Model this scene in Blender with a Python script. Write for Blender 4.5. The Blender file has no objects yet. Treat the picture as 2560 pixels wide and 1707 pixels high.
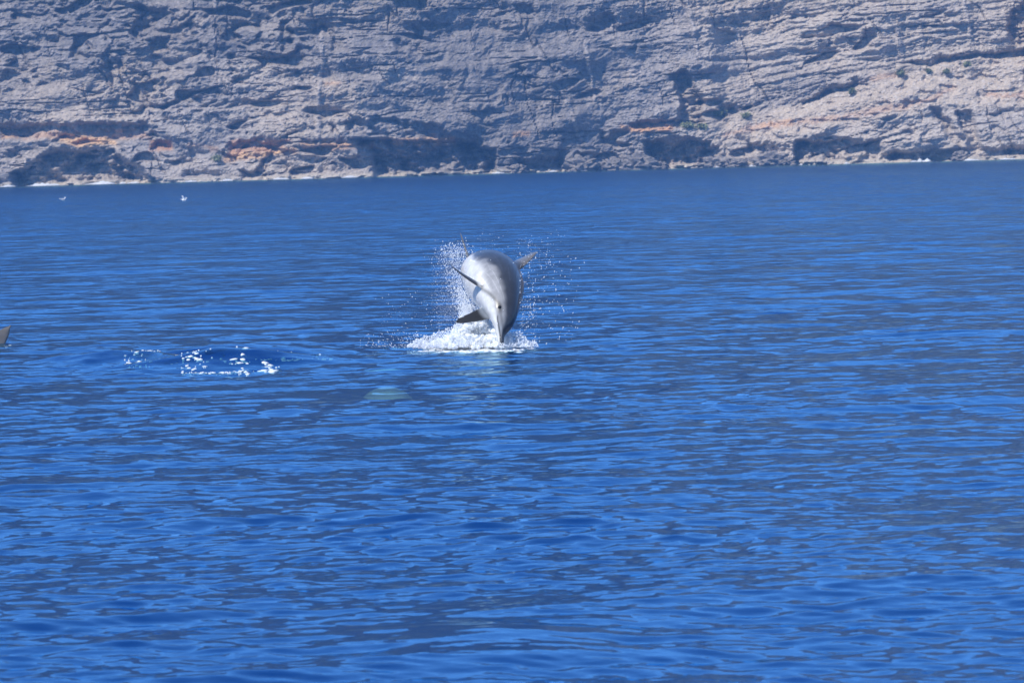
import bpy, bmesh, math, random
import numpy as np
from mathutils import Vector, Matrix

random.seed(7)
rng = np.random.default_rng(11)
R = math.radians
sc = bpy.context.scene
col = sc.collection

# ------------------------------------------------------------------ camera
H_CAM = 1.64                  # eye height above the sea in a small boat
F_PX = 14222.0                # 200 mm on a 36 mm frame, photograph is 2560 px wide
PITCH, ROLL = R(1.774), R(1.567)
cam_d = bpy.data.cameras.new('camera')
cam = bpy.data.objects.new('camera', cam_d); col.objects.link(cam)
cam_d.lens = 200; cam_d.sensor_width = 36; cam_d.clip_start = 0.5; cam_d.clip_end = 9000
CAM_M = (Matrix.Translation((0, 0, H_CAM)) @ Matrix.Rotation(R(90) - PITCH, 4, 'X') @ Matrix.Rotation(-ROLL, 4, 'Z'))
cam.matrix_world = CAM_M
cam_d.dof.use_dof = True; cam_d.dof.focus_distance = 51.3; cam_d.dof.aperture_fstop = 18
sc.camera = cam

# ------------------------------------------------------------------ light
SUN_EL, SUN_AZ = R(50), R(222)      # azimuth clockwise from +Y: behind the boat, to its left
sun_dir = Vector((math.sin(SUN_AZ) * math.cos(SUN_EL), math.cos(SUN_AZ) * math.cos(SUN_EL), math.sin(SUN_EL)))
world = bpy.data.worlds.new('World'); sc.world = world; world.use_nodes = True
wn = world.node_tree.nodes; wl = world.node_tree.links
sky = wn.new('ShaderNodeTexSky'); sky.sky_type = 'NISHITA'; sky.sun_disc = False
sky.sun_elevation = SUN_EL; sky.sun_rotation = SUN_AZ
sky.air_density = 1.0; sky.dust_density = 0.0; sky.ozone_density = 6.0; sky.altitude = 5000
wl.new(sky.outputs[0], wn['Background'].inputs[0]); wn['Background'].inputs[1].default_value = 0.15
sun_l = bpy.data.lights.new('sun', 'SUN'); sun_l.energy = 2.8; sun_l.angle = R(0.53); sun_l.color = (1.0, 0.955, 0.88)
sun = bpy.data.objects.new('sun', sun_l); col.objects.link(sun)
sun.rotation_euler = (-sun_dir).to_track_quat('-Z', 'Y').to_euler()
sc.view_settings.view_transform = 'Standard'; sc.view_settings.look = 'None'
sc.view_settings.exposure = 1.06; sc.view_settings.gamma = 1.0
sc.render.engine = 'CYCLES'
sc.cycles.use_denoising = True
sc.cycles.max_bounces = 8; sc.cycles.diffuse_bounces = 4; sc.cycles.glossy_bounces = 4
sc.cycles.transparent_max_bounces = 8; sc.cycles.volume_bounces = 0
sc.cycles.caustics_reflective = False; sc.cycles.caustics_refractive = False

# ------------------------------------------------------------------ helpers
M3 = CAM_M.to_3x3()
def ray(px, py):
    v = M3 @ Vector(((px - 1280) / F_PX, -(py - 853.5) / F_PX, -1.0)); return v
def on_sea(px, py, z=0.0):
    v = ray(px, py); t = (z - H_CAM) / v.z; return Vector((0, 0, H_CAM)) + v * t
def at_depth(px, py, y):
    v = ray(px, py); return Vector((0, 0, H_CAM)) + v * (y / v.y)

def tag(o, label=None, cat=None, group=None, kind=None):
    if label: o['label'] = label
    if cat: o['category'] = cat
    if group: o['group'] = group
    if kind: o['kind'] = kind
    return o
def link(name, me, mat=None, parent=None):
    o = bpy.data.objects.new(name, me); col.objects.link(o)
    if mat and not me.materials: me.materials.append(mat)
    if parent: o.parent = parent
    return o
def empty(name, loc=(0, 0, 0)):
    o = bpy.data.objects.new(name, None); col.objects.link(o); o.location = loc; o.empty_display_size = .2
    return o
def mesh_np(name, v, f, smooth=True):
    """verts (N,3), faces (M,3|4) numpy -> mesh"""
    me = bpy.data.meshes.new(name)
    v = np.asarray(v, np.float32); f = np.asarray(f, np.int32); k = f.shape[1]
    me.vertices.add(len(v)); me.vertices.foreach_set('co', v.ravel())
    me.loops.add(f.size); me.loops.foreach_set('vertex_index', f.ravel())
    me.polygons.add(len(f)); me.polygons.foreach_set('loop_start', np.arange(0, f.size, k, dtype=np.int32))
    me.polygons.foreach_set('use_smooth', np.full(len(f), smooth, dtype=bool))
    me.update(calc_edges=True); me.validate(); return me
def grid_faces(nr, nc):
    i = np.arange(nr - 1)[:, None] * nc + np.arange(nc - 1)[None]
    i = i.ravel(); return np.stack([i, i + 1, i + nc + 1, i + nc], 1)
def set_col(me, name, c):
    a = me.color_attributes.new(name, 'FLOAT_COLOR', 'POINT')
    c = np.concatenate([c, np.ones((len(c), 1))], 1) if c.shape[1] == 3 else c
    a.data.foreach_set('color', c.astype(np.float32).ravel())
def sstep(a, b, x):
    t = np.clip((x - a) / (b - a), 0, 1); return t * t * (3 - 2 * t)

def _hash(ix, iy, seed):
    h = (ix.astype(np.int64) * 374761393 + iy.astype(np.int64) * 668265263 + seed * 974634777) & 0xFFFFFFFF
    h = ((h ^ (h >> 13)) * 1274126177) & 0xFFFFFFFF
    return (h ^ (h >> 16)) & 0xFFFF
def perlin(x, y, seed=0):
    ix, iy = np.floor(x), np.floor(y); fx, fy = x - ix, y - iy
    def g(dx, dy):
        a = _hash(ix + dx, iy + dy, seed) * (2 * math.pi / 65536)
        return np.cos(a) * (fx - dx) + np.sin(a) * (fy - dy)
    u = fx**3 * (fx * (fx * 6 - 15) + 10); w = fy**3 * (fy * (fy * 6 - 15) + 10)
    a = g(0, 0) * (1 - u) + g(1, 0) * u; b = g(0, 1) * (1 - u) + g(1, 1) * u
    return (a * (1 - w) + b * w) * 1.5
def fbm(x, y, octv=4, gain=.5, seed=0, ridged=False):
    s = 0; a = 1; n = 0
    for i in range(octv):
        p = perlin(x, y, seed + i * 17)
        if ridged: p = 1 - 2 * np.abs(p)
        s = s + a * p; n += a; a *= gain; x = x * 2.03 + 13.7; y = y * 2.03 - 7.3
    return s / n

def new_mat(name):
    m = bpy.data.materials.new(name); m.use_nodes = True
    nt = m.node_tree; b = nt.nodes['Principled BSDF']; return m, nt, b
def N(nt, t, **kw):
    n = nt.nodes.new(t)
    for k, v in kw.items():
        if k in n.inputs: n.inputs[k].default_value = v
        else: setattr(n, k, v)
    return n

# ================================================================== CLIFF
D = 1165.0
def cl(pts, side):
    """photograph points on the cliff face -> (x, z) in metres on the plane y = D"""
    out = []
    for zx, zy in pts:
        p = at_depth((0 if side == 'L' else 1280) + zx / 1.8375, zy / 1.8375, D)
        out.append((p.x, p.z))
    return np.array(out)
def seg_dist(px, pz, a, b):
    d = b - a; t = np.clip(((px - a[0]) * d[0] + (pz - a[1]) * d[1]) / max(1e-9, d @ d), 0, 1)
    return np.hypot(px - a[0] - t * d[0], pz - a[1] - t * d[1])
def poly_sd(px, pz, P):
    n = len(P); dist = np.full(px.shape, 1e9); ins = np.zeros(px.shape, bool)
    for i in range(n):
        a, b = P[i], P[(i + 1) % n]
        dist = np.minimum(dist, seg_dist(px, pz, a, b))
        c = ((a[1] > pz) != (b[1] > pz)) & (px < (b[0] - a[0]) * (pz - a[1]) / (b[1] - a[1] + 1e-12) + a[0])
        ins ^= c
    return np.where(ins, dist, -dist)
def line_d(px, pz, P):
    return np.minimum.reduce([seg_dist(px, pz, P[i], P[i + 1]) for i in range(len(P) - 1)])

RECESS = [  # hollows, overhangs and sea caves: points, depth in metres
 ('L', [(50,800),(250,685),(420,690),(520,695),(640,765),(740,850),(400,860),(60,860)], 5),
 ('L', [(1610,640),(2120,640),(2270,690),(2300,800),(1950,835),(1740,810),(1700,690)], 6.5),
 ('L', [(860,785),(1010,780),(1020,805),(870,810)], 2), ('L', [(1110,785),(1240,785),(1235,820),(1130,822)], 3),
 ('L', [(0,590),(180,570),(420,560),(660,565),(740,620),(600,650),(400,640),(220,635),(100,640),(0,630)], 3),
 ('L', [(690,640),(790,640),(800,685),(700,690)], 3), ('L', [(1050,680),(1120,650),(1250,635),(1350,655),(1300,690),(1200,690),(1060,710)], 3),
 ('L', [(1380,640),(1720,650),(1710,665),(1390,660)], 1.5), ('L', [(1600,560),(1740,540),(2000,570),(2100,640),(1700,645),(1610,620)], 3),
 ('L', [(1290,110),(1340,100),(1350,230),(1300,235)], 2.5), ('L', [(680,190),(780,170),(790,230),(690,240)], 2.5),
 ('L', [(1810,-10),(1950,-10),(1950,50),(1830,45)], 3), ('L', [(700,488),(960,488),(1200,463),(1380,403),(1390,415),(1200,482),(960,502),(700,502)], 1.5),
 ('L', [(840,435),(930,445),(960,490),(850,470)], 2), ('L', [(630,30),(780,30),(770,90),(650,160),(620,100)], 2),
 ('L', [(1810,190),(1930,200),(1940,245),(1830,240)], 2), ('L', [(1060,320),(1100,325),(1110,345),(1065,345)], 1.6),
 ('L', [(1085,360),(1130,360),(1130,390),(1090,390)], 1.8), ('L', [(1000,420),(1060,425),(1060,445),(1005,445)], 1.6),
 ('L', [(0,330),(120,320),(130,350),(0,365)], 1.6), ('L', [(150,150),(280,160),(270,210),(160,200)], 1.8),
 ('L', [(250,300),(330,310),(320,330),(255,325)], 1.4), ('L', [(510,310),(640,315),(630,335),(520,330)], 1.2),
 ('L', [(700,250),(740,250),(745,270),(705,270)], 1.4), ('L', [(430,350),(520,352),(510,385),(440,380)], 1.2),
 ('L', [(1510,190),(1600,195),(1600,235),(1520,240)], 1.6), ('L', [(1180,240),(1330,250),(1420,290),(1300,285),(1200,270)], 1.6),
 ('L', [(1900,110),(1950,120),(1950,170),(1910,165)], 1.6), ('L', [(1000,0),(1330,0),(1330,22),(1010,18)], 1.5),
 ('R', [(600,650),(760,630),(900,650),(960,700),(890,800),(700,780),(620,720)], 6.5),
 ('R', [(1320,650),(1500,640),(1680,650),(1700,700),(1860,690),(1860,745),(1290,775),(1300,700)], 4.5),
 ('R', [(1870,690),(2060,680),(2380,670),(2380,735),(1870,750)], 3.5), ('R', [(1090,650),(1230,660),(1280,690),(1150,730),(1080,700)], 3),
 ('R', [(730,330),(810,320),(890,480),(880,570),(760,570),(780,480)], 3.5), ('R', [(540,560),(740,545),(880,560),(740,590),(560,590)], 3),
 ('R', [(1920,500),(1960,510),(2060,640),(2060,690),(2000,660)], 3), ('R', [(2030,515),(2110,510),(2150,680),(2080,690)], 3),
 ('R', [(1330,470),(1480,390),(1640,370),(1650,385),(1480,432),(1330,487)], 2.5), ('R', [(1800,290),(2050,250),(2380,225),(2380,262),(2100,272),(1900,312)], 3),
 ('R', [(0,740),(110,730),(230,720),(250,800),(110,810),(0,800)], 3.5), ('R', [(350,80),(460,50),(480,100),(420,145),(350,140)], 3),
 ('R', [(860,268),(1200,253),(1480,213),(1680,203),(1680,220),(1480,237),(1200,277),(860,287)], 1.4),
 ('R', [(950,480),(1040,475),(1040,520),(960,510)], 2), ('R', [(2290,70),(2380,40),(2380,210),(2300,200)], 3),
 ('R', [(870,105),(1080,90),(1190,78),(1190,90),(1080,106),(880,125)], 1.3), ('R', [(1270,70),(1440,45),(1650,0),(1700,5),(1450,70),(1290,95)], 1.6),
 ('R', [(1320,155),(1400,155),(1400,175),(1330,175)], 1.3), ('R', [(1890,60),(2050,62),(2050,80),(1890,78)], 1.5), ('R', [(1900,100),(2060,105),(2060,125),(1900,118)], 1.5),
 ('R', [(1620,130),(1760,140),(1760,152),(1620,145)], 1.1), ('R', [(1600,265),(1750,275),(1750,288),(1600,280)], 1.1),
 ('R', [(1480,345),(1600,320),(1700,305),(1700,315),(1600,335),(1480,358)], 1.2), ('R', [(0,20),(90,10),(100,60),(10,70)], 1.6),
 ('R', [(290,700),(400,690),(420,770),(300,770)], 2.5), ('R', [(400,600),(430,610),(430,650),(405,650)], 2),
 ('R', [(2180,520),(2380,480),(2380,500),(2200,545)], 1.5),
]
ORANGE = [  # beds of orange and red earth: points, strength, redness
 ('L', [(270,622),(380,620),(520,645),(545,668),(360,678),(280,648)], 1, 0), ('L', [(1040,705),(1220,690),(1360,680),(1372,702),(1100,742),(1030,748)], 1, 0),
 ('L', [(1390,648),(1720,655),(1722,682),(1400,692)], .9, .3), ('L', [(1750,640),(2100,625),(2090,668),(1750,672)], .8, .3),
 ('L', [(690,650),(790,648),(800,692),(690,697)], .9, .8), ('L', [(1060,650),(1350,638),(1300,692),(1060,708)], .8, .7), ('L', [(0,612),(80,612),(80,632),(0,637)], .9, .3),
 ('L', [(100,600),(660,590),(700,640),(100,640)], .5, .6), ('L', [(1500,385),(1560,385),(1560,395),(1500,397)], .8, .3),
 ('L', [(880,660),(1010,685),(1010,700),(880,672)], .6, .5),
 ('R', [(0,603),(75,603),(70,622),(0,624)], 1, .5), ('R', [(500,573),(740,573),(740,612),(570,607),(500,592)], 1, .45),
 ('R', [(960,622),(1180,556),(1480,538),(1680,493),(1900,453),(2030,393),(2040,406),(1910,472),(1700,522),(1480,557),(1200,582),(970,637)], .45, .7),
 ('R', [(1150,558),(1290,548),(1280,582),(1150,588)], .7, .4), ('R', [(2170,428),(2380,428),(2380,452),(2180,447)], .6, .6),
 ('R', [(1640,350),(1800,330),(1800,352),(1650,372)], .5, .5),
]
SCREE = ('R', [(1000,545),(1300,485),(1500,425),(1700,370),(1830,318),(2040,278),(2240,250),(2400,245),(2400,480),(1900,500),(1500,575),(1200,650),(930,640)])
DYKES = [('L', [(1575,-20),(1570,80)]), ('L', [(1480,130),(1490,280),(1470,440),(1475,800)]), ('R', [(340,190),(355,320),(390,490)]),
         ('R', [(815,-20),(830,90),(860,250),(900,330)]), ('R', [(210,390),(270,500),(310,640)]), ('R', [(1700,-20),(1720,60),(1780,130),(1800,270)]),
         ('R', [(2080,-20),(2100,100),(2115,170)]), ('R', [(1210,-20),(1215,90)]), ('L', [(990,-20),(985,60),(930,120)])]
PALE = [('R', [(560,640),(1000,560),(1300,485),(1700,370),(2040,278),(2400,245),(2400,720),(1300,770),(1000,700)], .5), ('R', [(850,110),(1200,60),(1700,10),(2400,-40),(2400,230),(1800,290),(1300,300),(900,300)], .35), ('L', [(850,240),(1180,290),(1350,330),(1340,400),(1150,420),(1000,380),(900,300)], .5), ('L', [(1740,310),(1990,320),(1980,350),(1740,410)], .6),
        ('L', [(640,700),(1400,740),(1700,800),(760,840)], .45), ('R', [(880,110),(1700,60),(1780,180),(1500,240),(900,260)], .3),
        ('R', [(1600,540),(1900,510),(2000,660),(1500,660)], .35), ('L', [(150,480),(900,480),(1300,500),(1300,620),(800,610),(300,540)], .3)]

def cliff_surface(X, Z):
    """protrusion towards the boat (m) and colour of the rock face at (X, Z)"""
    wx = X + 1.5 * fbm(X / 4.5, Z / 3.2, 4, .6, seed=3); wz = Z + 1.15 * fbm(X / 4 + 9, Z / 3, 4, .6, seed=5)
    scree = sstep(-1.2, 1.2, poly_sd(wx, wz, cl(SCREE[1], SCREE[0])))
    # strata dip gently, rising to the right
    dip = .03 * X + 13 * sstep(14, 112, X) * (1 - .45 * np.clip(Z / 40, 0, 1)) + 1.0 * fbm(X / 45, Z / 60, 2, seed=21)
    zs = Z - dip
    P = 3.2 * fbm(X / 34, Z / 26, 3, seed=31) + 2.2 * fbm(X / 13 + .3 * Z / 13, Z / 17, 2, seed=41)
    P += np.interp(X, [-2500, -330, -110, -34, -22, 20, 34, 75, 130, 330, 2500], [0, 0, -9, 7, 5.5, -9, -10.5, -3, 6, 0, 0])
    P += 1.8 * fbm(X / 9 + Z / 14, Z / 30, 2, seed=45) + 2.3 * fbm(X / 16, zs / 6.5, 2, seed=46)
    flute = sstep(-32, -8, X) * sstep(30, 8, X)
    big = np.abs(X) < 140
    right = sstep(15, 55, X) * sstep(6, 16, Z); left = sstep(-5, -40, X)
    zone = .5 + .9 * fbm(X / 24, Z / 10, 3, seed=61)
    qx = X + 1.6 * fbm(X / 6, Z / 4, 2, seed=62); qz = zs + .7 * fbm(X / 7, Z / 5, 2, seed=63)
    ledge = np.tanh(3.2 * fbm(qx / 9, qz / 1.05, 3, .6, seed=51))
    thin = np.tanh(3 * fbm(qx / 5, qz / .62, 2, .5, seed=53))
    Pl = (.24 * ledge + .14 * thin) * np.clip(.05 + .6 * zone + .75 * right, 0, 1.4) * (1 - .5 * flute) * (1 - .75 * scree)
    Pl += .50 * fbm(qx / 2.4 - .15 * Z, Z / 7, 3, seed=71) * (.2 + flute)
    Pl += .75 * fbm(qx / 8.5, qz / 4.0, 3, .5, seed=81, ridged=True) * (1 - .5 * scree)
    rough = (1 - .35 * flute) * np.clip(.55 + 1.25 * fbm(X / 17 + 4, Z / 9, 3, seed=97), .08, 1.5)
    Pl += .50 * rough * fbm(qx / 1.6, qz / 1.0, 3, .75, seed=91) * (1 - .1 * scree)
    Pl += (.10 + .20 * rough) * (rng.random(X.shape) - .5) + .19 * (.2 + .8 * rough) * perlin(qx / 1.1, qz / .46, 99)
    Pl += (.95 * left + .25) * (.25 + .75 * rough) * fbm(X / 3.6 + 3, Z / 2.7, 5, .62, seed=98) * (1 - .6 * scree)
    Pl += scree * (1.5 * fbm(X / 9 + 1, Z / 4.5, 3, seed=73) + .75 * fbm(X / 2.0, Z / 1.3, 3, .65, seed=74) - .8 * sstep(.2, .4, perlin(X / 3.1, Z / 1.6, 75)))
    # long bedding joints and steep cracks
    joint = np.abs(fbm(X / 46, qz / 2.6, 2, .4, seed=55)); jm = sstep(-.15, .2, fbm(X / 18, Z / 7, 2, seed=56))
    Pl -= .95 * sstep(.045, .012, joint) * jm * (1 - scree)
    crack = np.abs(fbm((X + .25 * Z) / 7 + 2, Z / 22, 3, .5, seed=57)); cm = sstep(.0, .3, fbm(X / 14 + 8, Z / 12, 2, seed=58))
    Pl -= .8 * sstep(.035, .008, crack) * cm * (1 - scree)
    Pl += .12 * rough * np.tanh(8 * perlin(qx / 1.7, qz / .9, 95)) * (1 - .5 * scree)
    # wind-hollowed pits and shaded pockets in the lava, in groups
    grp = sstep(.0, .3, fbm(X / 20, Z / 9, 2, seed=133) + .12 * left + .22 * left * sstep(14, 26, Z)) * (1 - .5 * flute)
    Pl -= 2.6 * sstep(.18, .36, perlin(qx / 6.4 + 5, qz / 2.7, 131)) * grp * (1 - scree)
    Pl -= .9 * sstep(.24, .40, perlin(qx / 1.9 + 2, qz / 1.0, 137)) * (.08 + .92 * grp) * (1 - scree)
    for side, pts, dp in RECESS:
        pl = cl(pts, side); Q = pl
        x0, x1, z0, z1 = Q[:, 0].min() - 4, Q[:, 0].max() + 4, Q[:, 1].min() - 4, Q[:, 1].max() + 4
        m = (X > x0) & (X < x1) & (Z > z0) & (Z < z1)
        if m.any(): Pl[m] -= dp * sstep(-.45, .75, poly_sd(wx[m], wz[m], Q)) * np.clip(.9 + .8 * fbm(X[m] / 3.2, Z[m] / 2.4, 3, .6, seed=47), .3, 1.4)
    P = P + Pl
    # colour: weathered grey-brown lava, its own tone bed by bed
    v = .5 + .5 * fbm(X / 20, zs / 3.2, 3, seed=101); v2 = .5 + .5 * fbm(X / 3, Z / 2, 3, seed=111)
    base = np.stack([.200 + .085 * v + .065 * v2, .177 + .070 * v + .058 * v2, .164 + .052 * v + .054 * v2], -1)
    warm = sstep(.5, .8, .5 + .5 * fbm(X / 25 + 3, Z / 14, 3, seed=121) + .30 * sstep(15, 60, X) + .16 * sstep(-12, -45, X) * sstep(34, 20, Z) - .15 * flute)[..., None]
    base = base * (1 - .7 * warm) + np.array([.40, .325, .25]) * .7 * warm
    base = base * (.80 + .42 * np.clip(.5 + .9 * fbm(X / .9, Z / .6, 2, .7, seed=105), 0, 1))[..., None]
    base = base * (1 - sstep(41, 58, Z)[..., None] * np.array([.55, .60, .66])) * ((1 + 0 * Z) * (1 - .20 * flute - .22 * left * sstep(13, 30, Z)))[..., None]        # shade painted into centre and upper left; unseen upper wall darkened for its reflection
    base = base * (.86 + .28 * np.clip(.5 + fbm(X / 1.1, Z / 13, 3, .6, seed=107), 0, 1))[..., None]      # run-off stains
    for side, pts, k in PALE:
        s = (k * sstep(-1.5, 1.5, poly_sd(wx, wz, cl(pts, side))))[..., None]
        base = base * (1 - s) + np.array([.45, .38, .31]) * s
    tan = np.array([.46, .37, .28]) * (.7 + .55 * v2[..., None])
    s = (.75 * scree)[..., None]; base = base * (1 - s) + tan * s
    for side, pts, k, red in ORANGE:
        Q = cl(pts, side)
        m = (X > Q[:, 0].min() - 3) & (X < Q[:, 0].max() + 3) & (Z > Q[:, 1].min() - 3) & (Z < Q[:, 1].max() + 3)
        if not m.any(): continue
        s = (k * sstep(-.45, .45, poly_sd(X[m] + .7 * (wx[m] - X[m]), Z[m] + .75 * (wz[m] - Z[m]), Q)) * np.clip(1.0 + .9 * fbm(X[m] / 3, Z[m] / 1.2, 3, seed=145), .15, 1))[..., None]
        c = np.array([.60, .38, .20]) * (1 - red) + np.array([.40, .20, .12]) * red
        base[m] = base[m] * (1 - s) + c * s
    for side, pts in DYKES:
        dd = line_d(X + .5 * fbm(X / 2, Z / 2.5, 2, seed=141), Z, cl(pts, side))
        s = (.7 * sstep(.6, .12, dd) * (.6 + .5 * v2))[..., None]
        base = base * (1 - s) + np.array([.42, .36, .31]) * s
        P += .45 * sstep(.6, .15, dd)
    # pale boulders weathering out of the scree
    chips = (sstep(.34, .46, perlin(X / .75, Z / .55, 151)) * (.2 + .6 * scree) * .7)[..., None]
    base = base * (1 - chips) + np.array([.5, .45, .41]) * chips
    # pale wave-washed foot of the cliff
    foot = (sstep(1.0, .35, Z + .35 * fbm(X / 4, Z, 2, seed=161)) * .75)[..., None]
    base = base * (1 - foot) + np.array([.46, .40, .31]) * foot
    P += 2.6 * sstep(1.1, .5, Z + .5 * fbm(X / 5, Z * 0, 3, seed=171)) * sstep(-.35, .1, fbm(X / 16, Z * 0, 2, seed=181))
    return P, np.clip(base, 0, .9), scree

def spaced(lo, hi, step, grow, far):
    a = list(np.arange(lo, hi + 1e-6, step)); s = step
    while a[-1] < far: s *= grow; a.append(a[-1] + s)
    return a
zs_ = np.array([-3, -2, -1, -.5] + spaced(-.25, 44, .22, 1.06, 330))
xr = spaced(0, 125, .24, 1.06, 1900); xs_ = np.array([-v for v in xr[:0:-1]] + xr)
XX, ZZ = np.meshgrid(xs_, zs_)
P, C, scree = cliff_surface(XX, ZZ)
# how far the face leans back: the scree bench slopes, the walls are steep
dz = np.diff(zs_, prepend=zs_[0])[:, None]
cot = np.where(ZZ > 44, .30, .22) * (1 - scree) + .95 * scree
setback = np.cumsum(cot * dz, 0)
edge = np.clip((ZZ - 40) / 60, 0, 1)
top = 200 + 30 * fbm(XX / 260, XX * 0, 3, seed=201)          # uneven rim, high above the picture
over = np.maximum(ZZ - top, 0)
YY = D + setback - P - edge * 10 * fbm(XX / 60, ZZ / 45, 4, seed=211, ridged=True) + over * 6 - 8
ZT = np.where(over > 0, top + over * .15, ZZ)
cliff_me = mesh_np('cliff', np.stack([XX, YY, ZT], -1).reshape(-1, 3), grid_faces(len(zs_), len(xs_)), False)
set_col(cliff_me, 'rock', C.reshape(-1, 3))
m_rock, nt, b = new_mat('weathered_rock')
at = N(nt, 'ShaderNodeAttribute', attribute_name='rock')
tc = N(nt, 'ShaderNodeTexCoord')
mp = N(nt, 'ShaderNodeMapping'); mp.inputs['Scale'].default_value = (1, 1, 1.7); nt.links.new(tc.outputs['Object'], mp.inputs[0])
n1 = N(nt, 'ShaderNodeTexNoise', Scale=2.2, Detail=5, Roughness=.65); nt.links.new(mp.outputs[0], n1.inputs['Vector'])
mr = N(nt, 'ShaderNodeMapRange'); mr.inputs[1].default_value = .3; mr.inputs[2].default_value = .7; mr.inputs[3].default_value = .62; mr.inputs[4].default_value = 1.4
nt.links.new(n1.outputs[0], mr.inputs[0])
mx = N(nt, 'ShaderNodeMix', data_type='RGBA', blend_type='MULTIPLY'); mx.inputs[0].default_value = 1
nt.links.new(at.outputs['Color'], mx.inputs[6]); nt.links.new(mr.outputs[0], mx.inputs[7])
nt.links.new(mx.outputs[2], b.inputs['Base Color']); b.inputs['Roughness'].default_value = .9; b.inputs['Specular IOR Level'].default_value = .2
bp = N(nt, 'ShaderNodeBump', Strength=.8, Distance=.35); nt.links.new(n1.outputs[0], bp.inputs['Height']); nt.links.new(bp.outputs[0], b.inputs['Normal'])
cliff = link('cliff', cliff_me, m_rock); tag(cliff, 'layered grey lava cliff with orange beds rising from the sea', None, None, 'structure')
def cliff_point(px, py):
    """point of the cliff surface seen at that place of the face"""
    p = at_depth(px, py, D); i = int(np.argmin(abs(zs_ - p.z))); j = int(np.argmin(abs(xs_ - p.x)))
    return Vector((XX[i, j], YY[i, j], ZZ[i, j]))

# ================================================================== SEA
WIND = R(-78)                       # waves run obliquely towards the boat
def make_waves():
    W = []
    lam = .095
    while lam < 7.5:
        for _ in range(11):
            l = lam * 2 ** (rng.random() * .5); th = WIND + rng.normal() * R(46 if l < 1 else 30)
            W.append((l, math.cos(th), math.sin(th), rng.random() * 6.283))
        lam *= 2 ** .5
    return W
WAVES = make_waves()
SLOPE_OCT = .0515
SWIRL = on_sea(500, 908)            # turbulence over a dolphin just under the surface
ENTRY = on_sea(1255, 868)           # where the leaping dolphin will go in
DOME = on_sea(1230, 1600)           # smooth upwelling near the boat
def sea_height(x, y, spacing=None, full=False):
    """returns z, dx, dy, missing (short waves the mesh cannot carry here)"""
    g = .5 + .5 * fbm(x / 2.6, y / 4.5, 3, seed=301); gust = .25 + 1.25 * g
    g2 = fbm(x / 14, y / 30, 2, seed=311); gust = gust * (1 + .35 * g2)
    ddome = np.hypot((x - DOME.x) / .42, (y - DOME.y) / .75)
    calm = 1 - .75 * np.exp(-ddome**2)
    dsw = np.hypot((x - SWIRL.x) / 1.2, (y - SWIRL.y) / 2.4); sw = np.exp(-dsw**2)
    den = np.hypot((x - ENTRY.x) / .8, (y - ENTRY.y) / 2.0); ent = np.exp(-den**2)
    amp_loc = gust * calm * (1 + .8 * sw + .5 * ent)
    amp_mid = (.2 + 1.6 * (.5 + .5 * fbm(x / 4.2 + 7, y / 6.5, 3, seed=321))) * calm * (1 + .8 * sw)
    z = np.zeros_like(x); ox = np.zeros_like(x); oy = np.zeros_like(x); miss = np.zeros_like(x)
    tot = 0
    for l, cx, sy, ph in WAVES:
        k = 2 * math.pi / l; st = SLOPE_OCT * math.sqrt(2 / 22.0)
        st *= 1.75 if l < .2 else 1.2 if l < .38 else .74 if l < .75 else .52 * (.75 / l) ** .35
        A = st / k
        w = amp_loc if l < .38 else (.35 + .65 * amp_mid) if l < 1.6 else 1.0
        if spacing is not None:
            lod = sstep(2.2, 4.5, l / spacing); w = w * lod; miss += (1 - lod); tot += 1
        p = k * (cx * x + sy * y) + ph
        if l > 1.0: p = p + .9 * g2
        c, s = np.cos(p), np.sin(p)
        z += w * A * c; ox -= .75 * w * A * cx * s; oy -= .75 * w * A * sy * s
    z += .035 * np.exp(-ddome**2)
    # the hump and troughs pushed up by the dolphin below
    u = (x - SWIRL.x); vv = (y - SWIRL.y)
    z += .13 * np.exp(-((u + .75) / .7)**2 - ((vv - .5 + .25 * u) / .42)**2) + .15 * np.exp(-((u - .35) / .75)**2 - ((vv + 1.0) / .45)**2)
    z += .10 * np.exp(-((u - .25) / 1.0)**2 - ((vv - 2.0) / .6)**2) - .05 * np.exp(-(u / .9)**2 - ((vv - 1.2) / .5)**2)
    return z, ox, oy, (miss / tot if tot else miss)
ys = [-70, -40, -20, -8, 0, 5, 9, 12, 14]
while ys[-1] < 1180:
    y = ys[-1]; ys.append(y + max((.0018 if y < 60 else .0025) * y, 9e-6 * y * y))
ys = np.array(ys)
sr = spaced(0, .106, .00068, 1.05, 2.2); ss = np.array([-v for v in sr[:0:-1]] + sr)
SS, SY = np.meshgrid(ss, ys)
wid = np.where(SY < 14, 14.0, SY); SX = SS * wid
dyr = np.gradient(ys)[:, None] * np.ones_like(SS); dxr = np.gradient(ss)[None] * wid
z, ox, oy, miss = sea_height(SX, SY, np.maximum(dxr, dyr * .55))
sea_me = mesh_np('sea', np.stack([SX + ox, SY + oy, z], -1).reshape(-1, 3), grid_faces(*SX.shape))
a = sea_me.attributes.new('missing', 'FLOAT', 'POINT'); a.data.foreach_set('value', miss.astype(np.float32).ravel())
m_sea, nt, b = new_mat('sea_water')
nt.nodes.remove(b); out = nt.nodes['Material Output']
tc = N(nt, 'ShaderNodeTexCoord')
def nz(scale, det, sx=1.0, sy=1.0, rot=0, w=0):
    mp = N(nt, 'ShaderNodeMapping'); mp.inputs['Scale'].default_value = (sx, sy, 1); mp.inputs['Rotation'].default_value = (0, 0, rot); mp.inputs['Location'].default_value = (w, w, 0)
    nt.links.new(tc.outputs['Object'], mp.inputs[0])
    n = N(nt, 'ShaderNodeTexNoise', Scale=scale, Detail=det, Roughness=.5); nt.links.new(mp.outputs[0], n.inputs['Vector']); return n.outputs[0]
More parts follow.
